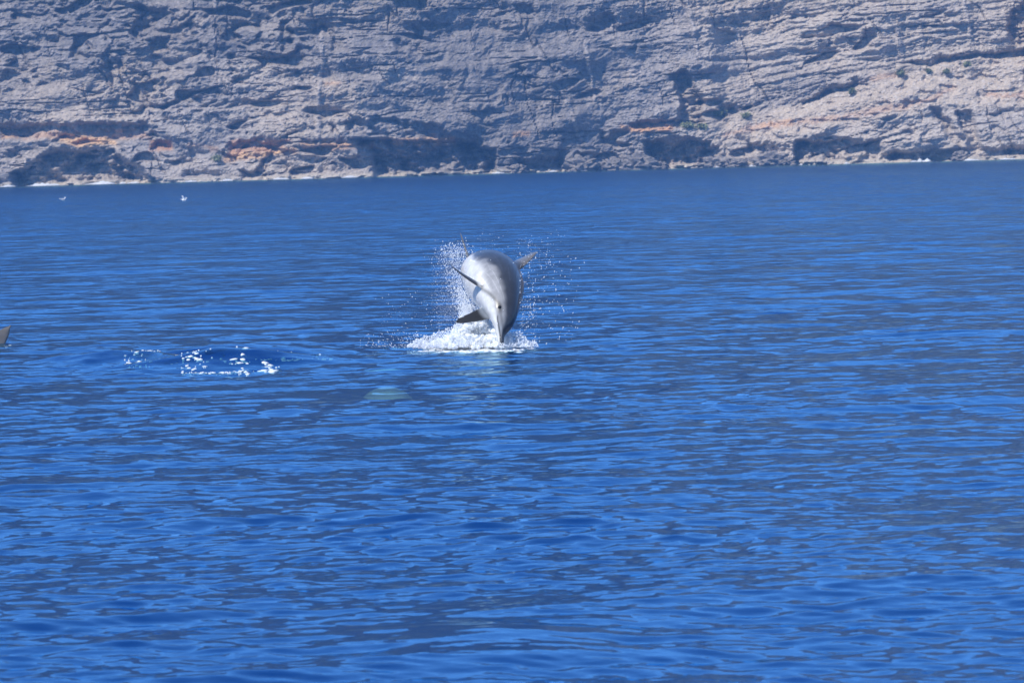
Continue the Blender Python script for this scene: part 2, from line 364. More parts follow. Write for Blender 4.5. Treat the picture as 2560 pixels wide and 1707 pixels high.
def mth(op, a, b_):
    n = N(nt, 'ShaderNodeMath', operation=op)
    for i, v in enumerate((a, b_)):
        if isinstance(v, (int, float)): n.inputs[i].default_value = v
        else: nt.links.new(v, n.inputs[i])
    return n.outputs[0]
gust_n = N(nt, 'ShaderNodeMapRange'); nt.links.new(nz(.35, 2, 1, .6), gust_n.inputs[0])
for i, v in ((1, .35), (2, .65), (3, .35), (4, 1.3)): gust_n.inputs[i].default_value = v
rip = mth('MULTIPLY', mth('ADD', mth('MULTIPLY', nz(6.5, 1.5, 1, 1.15, .2), .0048), mth('MULTIPLY', nz(17, 1, 1, 1.2, -.3), .0012)), gust_n.outputs[0])
ms = N(nt, 'ShaderNodeAttribute', attribute_name='missing')
mid = mth('MULTIPLY', mth('ADD', mth('MULTIPLY', nz(1.5, 2, 1, 1.3, .15), .10), mth('MULTIPLY', nz(.45, 1, 1, 1.3, -.1), .16)), ms.outputs['Fac'])
hgt = mth('ADD', rip, mid)
bp = N(nt, 'ShaderNodeBump', Strength=1.0, Distance=1.0); nt.links.new(hgt, bp.inputs['Height'])
cmb = N(nt, 'ShaderNodeCombineXYZ'); nt.links.new(mth('MULTIPLY', ms.outputs['Fac'], -.115), cmb.inputs[1])   # of far waves mostly the near faces are seen
vadd = N(nt, 'ShaderNodeVectorMath', operation='ADD'); nt.links.new(bp.outputs[0], vadd.inputs[0]); nt.links.new(cmb.outputs[0], vadd.inputs[1])
vn = N(nt, 'ShaderNodeVectorMath', operation='NORMALIZE'); nt.links.new(vadd.outputs[0], vn.inputs[0])
gl = N(nt, 'ShaderNodeBsdfGlossy', Roughness=.02); gl.inputs['Color'].default_value = (.53, .85, 1, 1)
df = N(nt, 'ShaderNodeBsdfDiffuse'); df.inputs['Color'].default_value = (.002, .036, .17, 1)
tr = N(nt, 'ShaderNodeBsdfTransparent'); tr.inputs['Color'].default_value = (.60, .93, 1, 1)
fr = N(nt, 'ShaderNodeFresnel', IOR=1.333)
for n in (gl, df, fr): nt.links.new(vn.outputs[0], n.inputs['Normal'])
mb = N(nt, 'ShaderNodeMixShader'); mb.inputs[0].default_value = .76; nt.links.new(df.outputs[0], mb.inputs[1]); nt.links.new(tr.outputs[0], mb.inputs[2])
ms_ = N(nt, 'ShaderNodeMixShader'); nt.links.new(fr.outputs[0], ms_.inputs[0]); nt.links.new(mb.outputs[0], ms_.inputs[1]); nt.links.new(gl.outputs[0], ms_.inputs[2])
nt.links.new(ms_.outputs[0], out.inputs['Surface'])
sea = link('sea', sea_me, m_sea); tag(sea, 'rippled deep blue sea', None, None, 'structure')
# the opaque blue depth under the clear top layer
m_deep, nt, b = new_mat('deep_water'); b.inputs['Base Color'].default_value = (.002, .044, .215, 1); b.inputs['Roughness'].default_value = 1; b.inputs['Specular IOR Level'].default_value = 0
dv = [(-2600, -70, -.26), (2600, -70, -.26), (2600, 1200, -.26), (-2600, 1200, -.26)]
deep = link('deep_water', mesh_np('deep_water', dv, [(0, 1, 2, 3)]), m_deep); tag(deep, 'blue depth of the sea below the surface', None, None, 'structure')
def sea_z(x, y):
    return float(sea_height(np.array([float(x)]), np.array([float(y)]))[0][0])

# ================================================================== DOLPHINS
def pchip(xk, yk, x):
    """smooth monotone-ish interpolation"""
    xk = np.array(xk, float); yk = np.array(yk, float); d = np.gradient(yk, xk)
    i = np.clip(np.searchsorted(xk, x) - 1, 0, len(xk) - 2); h = xk[i + 1] - xk[i]; t = np.clip((x - xk[i]) / h, 0, 1)
    return ((1 + 2 * t) * (1 - t)**2 * yk[i] + t * (1 - t)**2 * h * d[i] + t * t * (3 - 2 * t) * yk[i + 1] + t * t * (t - 1) * h * d[i + 1])
SK  = [0, .02, .06, .11, .135, .17, .23, .32, .45, .60, .80, 1.0, 1.2, 1.45, 1.75, 2.05, 2.3, 2.5, 2.6]
TOP = [.005, .021, .030, .037, .052, .083, .118, .150, .178, .208, .240, .256, .256, .232, .175, .112, .072, .04, .012]
BOT = [.005, .021, .032, .040, .048, .054, .075, .110, .155, .200, .240, .262, .262, .228, .160, .098, .064, .035, .010]
WID = [.006, .026, .039, .049, .062, .080, .098, .128, .163, .197, .230, .250, .250, .215, .142, .075, .042, .030, .012]
def loft(rings):
    n = len(rings[0]); v = np.concatenate(rings); f = []
    for r in range(len(rings) - 1):
        for i in range(n):
            j = (i + 1) % n; f.append((r * n + i, r * n + j, (r + 1) * n + j, (r + 1) * n + i))
    return v, f, n, len(rings)
def add_loft(bm, rings):
    v, f, n, m = loft(rings); vs = [bm.verts.new(p) for p in v]
    for q in f: bm.faces.new([vs[i] for i in q])
    bm.faces.new(vs[:n][::-1]); bm.faces.new(vs[-n:])
def fin(bm, base, span, chord, length, c0, c1, sweep, thick, bend=None, n=14):
    """tapering hydrofoil: chord points tailwards, sweep moves the tip along the chord"""
    base, span, chord = (np.array(a, float) for a in (base, span, chord)); span /= np.linalg.norm(span)
    chord -= span * (chord @ span); chord /= np.linalg.norm(chord); nrm = np.cross(span, chord); rings = []
    for t in np.linspace(-.18, 1, 22):
        tt = max(t, 0)
        c = (c0 * (1 - tt) + c1 * tt) * (1 if tt < .8 else max(.12, math.sqrt(max(0, 1 - ((tt - .8) / .2)**2))))
        o = base + span * length * t + chord * sweep * tt**1.6
        if bend is not None: o = o + np.array(bend) * tt * tt
        th = thick * (1 - .72 * tt) * (1 if tt < .85 else max(.3, 1 - (tt - .85) * 4)); ring = []
        for k in range(n):
            a = 2 * math.pi * k / n; u = .5 - .5 * math.cos(a)
            ring.append(o + chord * c * (u - .35) + nrm * th * math.sin(a) * (1.15 - .75 * u))
        rings.append(np.array(ring))
    add_loft(bm, rings)

def dolphin_rest(pec_r, pec_l, voxel):
    bm = bmesh.new(); rings = []
    for s in np.concatenate([np.linspace(.0, .3, 40), np.linspace(.31, 2.6, 90)]):
        t, bt, w = (float(pchip(SK, a, s)) for a in (TOP, BOT, WID)); ring = []
        for k in range(44):
            a = 2 * math.pi * k / 44; ca, sa = math.cos(a), math.sin(a)
            ca = math.copysign(abs(ca)**.93, ca)
            ring.append((s, w * ca, (t if sa > 0 else bt) * sa))
        rings.append(np.array(ring))
    add_loft(bm, rings)
    fin(bm, *pec_r); fin(bm, *pec_l)
    fin(bm, (1.22, 0, .215), (.16, 0, 1), (1, 0, 0), .34, .36, .085, .15, .026)
    for sg in (1, -1): fin(bm, (2.50, sg * .01, 0), (.28, sg, 0), (1, 0, 0), .375, .23, .06, .10, .020, bend=(0, 0, .01))
    me = bpy.data.meshes.new('rest'); bm.normal_update(); bm.to_mesh(me); bm.free()
    o = bpy.data.objects.new('rest', me); col.objects.link(o)
    rm = o.modifiers.new('r', 'REMESH'); rm.mode = 'VOXEL'; rm.voxel_size = voxel
    sm = o.modifiers.new('s', 'SMOOTH'); sm.factor = .5; sm.iterations = 5
    ev = o.evaluated_get(bpy.context.evaluated_depsgraph_get()); m2 = bpy.data.meshes.new_from_object(ev)
    co = np.empty(len(m2.vertices) * 3, np.float32); m2.vertices.foreach_get('co', co); co = co.reshape(-1, 3).astype(float)
    m2.calc_loop_triangles(); tri = np.empty(len(m2.loop_triangles) * 3, np.int32); m2.loop_triangles.foreach_get('vertices', tri)
    bpy.data.objects.remove(o); bpy.data.meshes.remove(me); bpy.data.meshes.remove(m2)
    return co, tri.reshape(-1, 3)

def dolphin_colour(co):
    s, y, zz = co.T; t = pchip(SK, TOP, s); w = pchip(SK, WID, s); bt = pchip(SK, BOT, s)
    zr = np.where(zz > 0, zz / np.maximum(t, .01), zz / np.maximum(bt, .01))       # -1 belly .. 1 back
    rad = np.hypot(y / np.maximum(w, .01), zr)
    nse = .16 * fbm(s * 6 + y * 3, zz * 8 + y, 3, seed=401)
    # cape: dark along the back, dipping down the flank amidships
    line = .28 - .55 * np.exp(-((s - 1.25) / .34)**2) + .12 * sstep(.9, .3, s) + .25 * sstep(1.6, 2.1, s)
    cape = sstep(-.22, .20, zr - line + nse)
    belly = sstep(-.05, -.50, zr + nse * .7)
    back = np.array([.034, .038, .048]); flank = np.array([.25, .25, .255]); white = np.array([.58, .57, .54])
    c = flank * (1 - belly[:, None]) + white * belly[:, None]; c = c * (1 - cape[:, None]) + back * cape[:, None]
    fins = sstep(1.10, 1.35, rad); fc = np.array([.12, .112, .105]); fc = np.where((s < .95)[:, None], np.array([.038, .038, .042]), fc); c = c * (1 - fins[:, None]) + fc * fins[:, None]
    # mouth line, lips, and the dark stripe from eye to flipper
    zm = pchip([0, .06, .12, .18, .24, .28], [.004, .002, -.004, -.012, -.018, -.008], s)
    mouth = (s < .26) * np.exp(-((zz - zm) / .007)**2) * sstep(.27, .24, s); c *= (1 - .9 * mouth)[:, None]
    ey = np.exp(-((s - .315) / .040)**2 - ((zz - .010) / .028)**2) * (np.abs(y) > .05); c *= (1 - .78 * ey)[:, None]
    tt = np.clip((s - .33) / .22, 0, 1); strp = (s > .31) * (s < .60) * np.exp(-((zz - (.01 - .12 * tt)) / .020)**2); c *= (1 - .6 * strp)[:, None]
    tb = (s > .13) * (s < .32) * np.exp(-((zz - (.030 - .02 * (s - .13) / .19)) / .013)**2); c *= (1 - .35 * tb)[:, None]
    # old rake marks
    sc_ = np.zeros(len(s))
    r2 = random.Random(5)
    for _ in range(26):
        s0, a0, ln, sl = r2.uniform(.5, 1.7), r2.uniform(-.4, .9), r2.uniform(.06, .2), r2.uniform(-1.2, 1.2)
        u = s - s0; sc_ = np.maximum(sc_, (np.abs(u) < ln) * np.exp(-((zr - a0 - sl * u) / .018)**2) * r2.uniform(.2, .7))
    c = c * (1 + .7 * sc_[:, None]) * (.86 + .3 * (.5 + .5 * fbm(s * 9, zz * 14 + y * 5, 4, .6, seed=407)))[:, None]
    gr = (s < .26) * np.exp(-((zz - zm) / .005)**2) * .0035
    return np.clip(c, 0, .85), gr

m_skin, nt, b = new_mat('wet_dolphin_skin')
at = N(nt, 'ShaderNodeAttribute', attribute_name='skin'); tcn = N(nt, 'ShaderNodeTexCoord')
n1 = N(nt, 'ShaderNodeTexNoise', Scale=14, Detail=4); nt.links.new(tcn.outputs['Object'], n1.inputs['Vector'])
mr = N(nt, 'ShaderNodeMapRange'); nt.links.new(n1.outputs[0], mr.inputs[0])
for i, v in ((1, .3), (2, .7), (3, .86), (4, 1.12)): mr.inputs[i].default_value = v
mx = N(nt, 'ShaderNodeMix', data_type='RGBA', blend_type='MULTIPLY'); mx.inputs[0].default_value = 1
nt.links.new(at.outputs['Color'], mx.inputs[6]); nt.links.new(mr.outputs[0], mx.inputs[7]); nt.links.new(mx.outputs[2], b.inputs['Base Color'])
b.inputs['Roughness'].default_value = .34; b.inputs['Coat Weight'].default_value = .42; b.inputs['Specular IOR Level'].default_value = .3; b.inputs['Coat Roughness'].default_value = .07; b.inputs['Coat IOR'].default_value = 1.33
n2 = N(nt, 'ShaderNodeTexNoise', Scale=26, Detail=2); nt.links.new(tcn.outputs['Object'], n2.inputs['Vector'])
bp = N(nt, 'ShaderNodeBump', Strength=.7, Distance=.006); nt.links.new(n2.outputs[0], bp.inputs['Height']); nt.links.new(bp.outputs[0], b.inputs['Coat Normal'])
m_eye, nt, b = new_mat('dark_eye'); b.inputs['Base Color'].default_value = (.008, .007, .006, 1); b.inputs['Roughness'].default_value = .08

def pose_dolphin(name, rest, keys, anchor_s, anchor, axes):
    """keys: (s, forward, dorsal) in (right, up, towards boat); bends the straight body along its spine"""
    co, tri = rest
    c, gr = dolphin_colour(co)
    co = co.copy(); co[:, 1] -= np.sign(co[:, 1]) * gr
    S = np.linspace(-.2, 3.0, 641); ks = [k[0] for k in keys]
    F = np.stack([np.interp(S, ks, [k[1][i] for k in keys]) for i in range(3)], 1); Dn = np.stack([np.interp(S, ks, [k[2][i] for k in keys]) for i in range(3)], 1)
    ker = np.hanning(41); ker /= ker.sum()
    sm = lambda A: np.stack([np.convolve(np.pad(A[:, i], 20, mode='edge'), ker, 'valid') for i in range(3)], 1)
    F, Dn = sm(F), sm(Dn); F /= np.linalg.norm(F, axis=1)[:, None]
    Dn -= F * (F * Dn).sum(1)[:, None]; Dn /= np.linalg.norm(Dn, axis=1)[:, None]; Rt = np.cross(F, Dn)
    Cc = -np.cumsum(F, 0) * (S[1] - S[0]); Cc -= Cc[np.argmin(abs(S - anchor_s))]
    def warp(p):
        it = lambda A: np.stack([np.interp(p[:, 0], S, A[:, i]) for i in range(3)], 1)
        return it(Cc) + it(Rt) * p[:, 1:2] + it(Dn) * p[:, 2:3]
    ax = np.array([list(v) for v in axes]); w = lambda p: warp(p) @ ax
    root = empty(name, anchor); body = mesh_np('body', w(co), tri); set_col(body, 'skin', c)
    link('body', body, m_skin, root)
    for sg in (1, -1):
        wd = float(pchip(SK, WID, .315))
        bm = bmesh.new(); bmesh.ops.create_uvsphere(bm, u_segments=14, v_segments=8, radius=.016)
        e = bpy.data.meshes.new('eye'); e_c = w(np.array([[.315, sg * wd * .975, .012]]))[0]
        bmesh.ops.translate(bm, verts=bm.verts, vec=Vector(e_c)); bm.to_mesh(e); bm.free(); e.shade_smooth()
        link('eye', e, m_eye, root)
    return root, w

# image-aligned directions at the dolphin: right, up, towards the boat
AX = (M3 @ Vector((1, 0, 0)), M3 @ Vector((0, 1, 0)), M3 @ Vector((0, 0, 1)))
PEC_R = ((.60, .150, -.105), (.05, .70, -.66), (1, 0, 0), .40, .13, .045, .09, .014, (0, 0, .05))
PEC_L = ((.55, -.10, -.15), (.05, -.10, -1), (-.45, 1, .3), .31, .20, .065, .06, .019)
rest_leap = dolphin_rest(PEC_R, PEC_L, .0072)
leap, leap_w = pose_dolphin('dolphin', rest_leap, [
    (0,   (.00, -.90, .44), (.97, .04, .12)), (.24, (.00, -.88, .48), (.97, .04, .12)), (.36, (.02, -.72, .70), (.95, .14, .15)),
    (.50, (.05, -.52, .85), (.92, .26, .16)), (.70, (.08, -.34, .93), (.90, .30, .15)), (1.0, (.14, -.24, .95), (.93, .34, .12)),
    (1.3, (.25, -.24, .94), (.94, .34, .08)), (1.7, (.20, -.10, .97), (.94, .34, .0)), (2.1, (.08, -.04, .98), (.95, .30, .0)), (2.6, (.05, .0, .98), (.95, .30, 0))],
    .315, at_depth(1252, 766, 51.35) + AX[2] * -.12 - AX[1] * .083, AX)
tag(leap, 'pale grey dolphin leaping clear of the water and diving head first into its splash', 'dolphin')

PEC_S = ((.60, .150, -.105), (.9, .40, .15), (1, 0, 0), .36, .145, .05, .10, .020)
PEC_T = ((.60, -.150, -.105), (.9, -.40, .15), (1, 0, 0), .36, .145, .05, .10, .020)
rest_swim = dolphin_rest(PEC_S, PEC_T, .013)
WAX = (Vector((1, 0, 0)), Vector((0, 0, 1)), Vector((0, -1, 0)))
# swimming under the surface, towards the boat
pS = on_sea(905, 962)
sub, _ = pose_dolphin('dolphin', rest_swim, [(0, (.16, .0, .98), (.35, -.93, 0)), (1.1, (.14, .05, .98), (.35, -.93, 0)), (1.6, (.10, .25, .95), (.35, -.93, 0)), (2.6, (.0, .35, .92), (.35, -.93, 0))], 1.1, Vector((pS.x + .1, pS.y + 4.0, -.435)), WAX)
tag(sub, 'submerged dolphin showing as a pale turquoise shape just under the surface', 'dolphin')
# tail of another dolphin that has just dived at the left
pH = at_depth(-37, 846, 57.0)
tail, _ = pose_dolphin('dolphin', rest_swim, [(0, (-.3, -.75, .3), (.1, -.3, 1)), (1.4, (-.1, -.9, .2), (.1, -.15, 1)), (2.1, (.3, -.95, .0), (.12, .0, 1)), (2.6, (.40, -.91, 0), (.45, -.1, .85))], 2.65, pH, WAX)
tag(tail, 'dark wet tail fluke of a diving dolphin beside the foam flecked swirl', 'dolphin')

# ================================================================== SPRAY AND FOAM
m_spray, nt, b = new_mat('spray_water')
b.inputs['Base Color'].default_value = (.96, .97, .98, 1); b.inputs['Roughness'].default_value = .25; b.inputs['IOR'].default_value = 1.33
b.inputs['Subsurface Weight'].default_value = 0.0
def scatter_through(nt, b):
    tl = N(nt, 'ShaderNodeBsdfTranslucent'); tl.inputs['Color'].default_value = (.90, .95, 1, 1); mx_ = N(nt, 'ShaderNodeMixShader'); mx_.inputs[0].default_value = .38
    nt.links.new(b.outputs[0], mx_.inputs[1]); nt.links.new(tl.outputs[0], mx_.inputs[2]); nt.links.new(mx_.outputs[0], nt.nodes['Material Output'].inputs['Surface'])
scatter_through(nt, b)
m_foam, nt, b = new_mat('foam'); scatter_through(nt, b); b.inputs['Base Color'].default_value = (.95, .965, .975, 1); b.inputs['Roughness'].default_value = .6
tcn = N(nt, 'ShaderNodeTexCoord'); n1 = N(nt, 'ShaderNodeTexNoise', Scale=60, Detail=4); nt.links.new(tcn.outputs['Object'], n1.inputs['Vector'])
bp = N(nt, 'ShaderNodeBump', Strength=.6, Distance=.01); nt.links.new(n1.outputs[0], bp.inputs['Height']); nt.links.new(bp.outputs[0], b.inputs['Normal'])

bm = bmesh.new(); bmesh.ops.create_icosphere(bm, subdivisions=1, radius=1)
ICO_V = np.array([v.co[:] for v in bm.verts]); ICO_F = np.array([[v.index for v in f.verts] for f in bm.faces]); bm.free()
bm = bmesh.new(); bmesh.ops.create_icosphere(bm, subdivisions=2, radius=1)
ICO2_V = np.array([v.co[:] for v in bm.verts]); ICO2_F = np.array([[v.index for v in f.verts] for f in bm.faces]); bm.free()
def drops_mesh(name, pts, rad, vel, stretch, V=ICO_V, Fc=ICO_F, lump=0):
    n = len(pts); d = vel / (np.linalg.norm(vel, axis=1)[:, None] + 1e-9)
    base = np.repeat(V[None], n, 0)
    if lump: base = base * (1 + lump * rng.standard_normal((n, len(V), 1)))
    al = (base * d[:, None]).sum(2, keepdims=True)
    v = base + d[:, None] * al * (stretch[:, None, None] - 1)
    v = v * rad[:, None, None] + pts[:, None]
    f = Fc[None] + (np.arange(n) * len(V))[:, None, None]
    return mesh_np(name, v.reshape(-1, 3), f.reshape(-1, 3))
E = np.array(ENTRY); PX = 1 / 276.0
def img(px, py, depth):
    """a point beside the dolphin; depth = metres behind the entry point"""
    px, py, depth = np.broadcast_arrays(px, py, depth); y = E[1] + depth
    q = np.array([list(ray(a, b_)) for a, b_ in zip(px, py)]); return np.array([0, 0, H_CAM]) + q * (y / q[:, 1])[:, None]
def cluster(n, x0, x1, y0, y1, d0, d1, power=1.0, gx=False):
    u = rng.random(n)**1.7 * (1 + .12 * rng.standard_normal(n)); x = x0 + (x1 - x0) * u        # thickest at x0
    if gx: x = (x0 + x1) / 2 + (x1 - x0) / 4 * rng.standard_normal(n)
    y = y1 - (y1 - y0) * rng.random(n)**power + rng.standard_normal(n) * .06 * abs(y1 - y0)
    return x, y, rng.uniform(d0, d1, n)
pts, rad, vel, stc = [], [], [], []
def spray(x, y, d, r0, r1, vdir, st):
    p = img(x, y, d); n = len(p); ok = p[:, 2] > .0
    r = .8 * (r0 + (r1 - r0) * rng.random(n)**2.6)
    v = np.array(vdir)[None] + .35 * rng.standard_normal((n, 3))
    pts.append(p[ok]); rad.append(r[ok]); vel.append(v[ok]); stc.append((1 + (st - 1) * rng.random(n))[ok])
# plume up the far left side of the body, thinning upwards
t = rng.random(4200)**1.3
x = 1165 - 30 * t + rng.standard_normal(4200) * (9 + 14 * t); y = 790 - 175 * t + rng.standard_normal(4200) * 8
spray(x, y, np.where(y < 715, rng.uniform(2.0, 2.9, 4200), rng.uniform(.6, 1.4, 4200)), .0015, .0060, (-.5, 0, .8), 2.0)
spray(*cluster(260, 1165, 1075, 610, 760, .3, 1.3, .9), .0015, .0055, (-.6, 0, .6), 2)
# curtain of white water behind the flipper and beak
n = 9000; t = rng.random(n); x = 1130 + 150 * t; topy = np.interp(x, [1130, 1165, 1190, 1225, 1250, 1280], [835, 745, 715, 790, 825, 835])
y = 866 - (866 - topy) * rng.random(n)**1.15 + rng.standard_normal(n) * 4
spray(x, y, np.where((x < 1232) & (y < 838), rng.uniform(.75, 1.4, n), rng.uniform(.25, 1.2, n)), .002, .0065, (-.3, 0, .8), 1.8)
def tuft(x): return 15 * fbm(x / 17, x * 0, 2, seed=501) + 9 * fbm(x / 5, x * 0 + 3, 2, seed=503) + 5
# low ragged line of foam thrown out to both sides
n = 7600; x = np.where(rng.random(n) < .72, rng.uniform(1018, 1260, n), rng.uniform(1250, 1352, n))
topy = -4 + np.interp(x, [1018, 1040, 1075, 1095, 1130, 1180, 1255, 1275, 1300, 1320, 1352], [862, 848, 835, 828, 818, 800, 815, 818, 830, 848, 864]) + tuft(x)
y = 868 - (868 - topy) * rng.random(n)**1.35
spray(x, y, np.where((x < 1232) & (y < 838) & (x > 1150), rng.uniform(.75, 1.3, n), np.where((x > 1225) & (x < 1290) & (y < 858), rng.uniform(.1, .7, n), rng.uniform(-.25, .7, n))), .002, .007, (0, 0, 1), 1.8)
spray(*cluster(260, 1045, 915, 828, 866, -.2, .5, 2.2), .002, .005, (-.8, 0, .5), 2.5)
spray(*cluster(240, 1140, 950, 730, 860, -.2, .8, 1.2), .0015, .0045, (-.7, 0, .5), 2.5)
# drops flung to the right
spray(*cluster(340, 1300, 1440, 640, 866, -.3, .8, .9), .0018, .0055, (.5, 0, .8), 3.0)
spray(1148 - 45 * rng.random(5000) + rng.standard_normal(5000) * 20, 805 - 180 * rng.random(5000)**1.2 + rng.standard_normal(5000) * 10, rng.uniform(2.2, 2.9, 5000), .0008, .0026, (-.5, 0, .8), 2.2)
spray(*cluster(150, 1305, 1345, 740, 866, -.3, .5, 1), .002, .0065, (.5, 0, .8), 3.0)
spray(*cluster(120, 1285, 1385, 595, 665, .2, 1.6, 1, True), .002, .0055, (.6, 0, .5), 2)
spray(*cluster(90, 1200, 1440, 570, 640, .2, 1.6), .0015, .004, (.4, 0, .5), 2)
spray(*cluster(60, 1150, 1470, 600, 860, -.5, .8), .003, .0065, (.3, 0, .6), 1.8)
pts, rad, vel, stc = map(np.concatenate, (pts, rad, vel, stc))
OCT_V = np.array([(1, 0, 0), (-1, 0, 0), (0, 1, 0), (0, -1, 0), (0, 0, 1), (0, 0, -1)], float)
OCT_F = np.array([(0, 2, 4), (2, 1, 4), (1, 3, 4), (3, 0, 4), (2, 0, 5), (1, 2, 5), (3, 1, 5), (0, 3, 5)])
big = rad > .0024
bits = []
for sel, V_, F_ in ((big, ICO_V, ICO_F), (~big, OCT_V, OCT_F)):
    m_ = drops_mesh('bit', pts[sel], rad[sel], vel[sel], stc[sel], V_, F_); bits.append(m_)
bm = bmesh.new()
for m_ in bits: bm.from_mesh(m_); 
splash_me = bpy.data.meshes.new('splash_droplets'); bm.to_mesh(splash_me); bm.free(); splash_me.shade_smooth()
for m_ in bits: bpy.data.meshes.remove(m_)
tag(link('splash_droplets', splash_me, m_spray), 'fine spray of white droplets flung up around the leaping dolphin', 'water spray', None, 'stuff')
# the solid white water: overlapping frothy lumps
n = 1500; x = np.where(rng.random(n) < .68, rng.normal(1175, 52, n), rng.uniform(1215, 1325, n)); x = np.clip(x, 1035, 1330)
topy = np.interp(x, [1035, 1075, 1110, 1150, 1175, 1200, 1235, 1265, 1300, 1330], [863, 850, 843, 822, 785, 778, 822, 842, 848, 863]) + tuft(x)
y = 869 - (869 - topy) * rng.random(n)**1.2
p = img(x, y, np.where((x < 1232) & (y < 840), rng.uniform(.8, 1.3, n), rng.uniform(.3, 1.1, n) * (1 - .5 * (x > 1235)))); p[:, 2] = np.maximum(p[:, 2], -.01)
lum0 = drops_mesh('lumps', p, rng.uniform(.010, .030, n), rng.standard_normal((n, 3)), rng.uniform(.8, 1.6, n), ICO_V, ICO_F, .22)
lo = bpy.data.objects.new('lumps', lum0); col.objects.link(lo)
rm = lo.modifiers.new('r', 'REMESH'); rm.mode = 'VOXEL'; rm.voxel_size = .0085          # the froth is one connected ragged sheet
lum = bpy.data.meshes.new_from_object(lo.evaluated_get(bpy.context.evaluated_depsgraph_get())); bpy.data.objects.remove(lo); bpy.data.meshes.remove(lum0)
lum.name = 'white_water'; lum.materials.clear()
co = np.empty(len(lum.vertices) * 3, np.float32); lum.vertices.foreach_get('co', co); co = co.reshape(-1, 3)
co += .009 * np.stack([perlin(co[:, 0] * 70 + co[:, 1] * 31, co[:, 2] * 70 + k * 9.1, 700 + k) for k in range(3)], 1); lum.vertices.foreach_set('co', co.astype(np.float32).ravel())
lum.shade_smooth(); lum.update()
tag(link('white_water', lum, m_foam), 'churned white water piled up under the leaping dolphin', 'white water', None, 'stuff')

# foam spreading on the water in front of the splash
def foam_patch(name, centres, label):
    """flat ragged flecks of foam lying on the waves"""
    V, Fc, o = [], [], 0
    for (cx, cy, rx, ry, rot) in centres:
        k = 9; ring = []
        for i in range(k):
            a = 2 * math.pi * i / k; r = rng.uniform(.55, 1.15); u, w_ = r * 2.0 * rx * math.cos(a), r * ry * math.sin(a)
            ring.append((cx + u * math.cos(rot) - w_ * math.sin(rot), cy + u * math.sin(rot) + w_ * math.cos(rot)))
        ring.append((cx, cy)); q = np.array(ring); zz = sea_height(q[:, 0], q[:, 1])[0]
        up = np.full(k + 1, .001); up[-1] = .005
        V.append(np.column_stack([q, zz + up])); V.append(np.column_stack([q[:k], zz[:k] - .006]))
        for i in range(k):
            j = (i + 1) % k; Fc.append((o + i, o + j, o + k)); Fc.append((o + k + 1 + i, o + k + 1 + j, o + j)); Fc.append((o + k + 1 + i, o + j, o + i))
        o += 2 * k + 1
    ob = link(name, mesh_np(name, np.concatenate(V), Fc), m_foam); tag(ob, label, 'foam', None, 'stuff'); return ob
def scatter(n, px0, px1, py0, py1, wx=.03, slope=0):
    out = []
    for _ in range(int(1.6 * n)):
        px = rng.uniform(px0, px1); py = rng.uniform(py0, py1) + slope * (px - px0); q = on_sea(px, py)
        r = (.22 if wx < .045 else .34) * wx * (.3 + 1.6 * rng.random()**2.5); out.append((q.x, q.y, r, r * rng.uniform(1.0, 2.6), rng.normal() * .3)); 
    return out
fl = (scatter(16, 210, 340, 891, 896) + scatter(22, 335, 390, 895, 903, .035, .05) + scatter(42, 365, 475, 898, 906, .035) + scatter(24, 312, 380, 908, 920) + scatter(40, 450, 520, 915, 935, .035)
      + scatter(36, 500, 620, 930, 936, .035) + scatter(22, 655, 700, 918, 932, .045) + scatter(18, 580, 620, 905, 926, .04) + scatter(30, 560, 740, 892, 910) + scatter(14, 780, 830, 900, 907)
      + scatter(14, 700, 760, 895, 903) + scatter(10, 355, 400, 874, 878) + scatter(8, 490, 540, 874, 880) + scatter(26, 430, 700, 905, 930, .022))
foam_patch('foam_flecks', fl, 'broken white foam flecks on the dark swirl left by a diving dolphin')
foam_patch('foam_apron', scatter(150, 1035, 1335, 863, 870, .09) + scatter(60, 1110, 1310, 868, 874, .08) + scatter(70, 1150, 1310, 872, 886, .045) + scatter(40, 1090, 1180, 866, 876, .04) + scatter(26, 940, 1060, 862, 868, .02), 'ragged foam spreading on the water below the leaping dolphin')
foam_patch('foam_drips', scatter(5, 0, 30, 856, 870, .012), 'white drips under the dolphin head poking from the sea')

# ================================================================== SHORE
def lumpy_rock(name, loc, rx, ry, rz, seed, label, group):
    bm = bmesh.new(); bmesh.ops.create_icosphere(bm, subdivisions=4, radius=1); vs = np.array([v.co[:] for v in bm.verts]); fs = np.array([[v.index for v in f.verts] for f in bm.faces]); bm.free()
    d = 1 + .42 * fbm(vs[:, 0] * 1.6 + seed, vs[:, 1] * 1.6 + vs[:, 2] * 1.3, 4, .6, seed=seed) + .14 * np.sign(perlin(vs[:, 0] * 3 + seed, vs[:, 2] * 3 + vs[:, 1], seed))
    vs = vs * d[:, None] * np.array([rx, ry, rz]); me = mesh_np(name, vs, fs, False)
    v2 = .5 + .5 * fbm(vs[:, 0] * .9, vs[:, 2] * 1.1, 3, seed=seed + 3); set_col(me, 'rock', np.stack([.17 + .11 * v2, .15 + .09 * v2, .135 + .07 * v2], 1))
    o = link(name, me, m_rock); o.location = loc; tag(o, label, 'boulder', group); return o
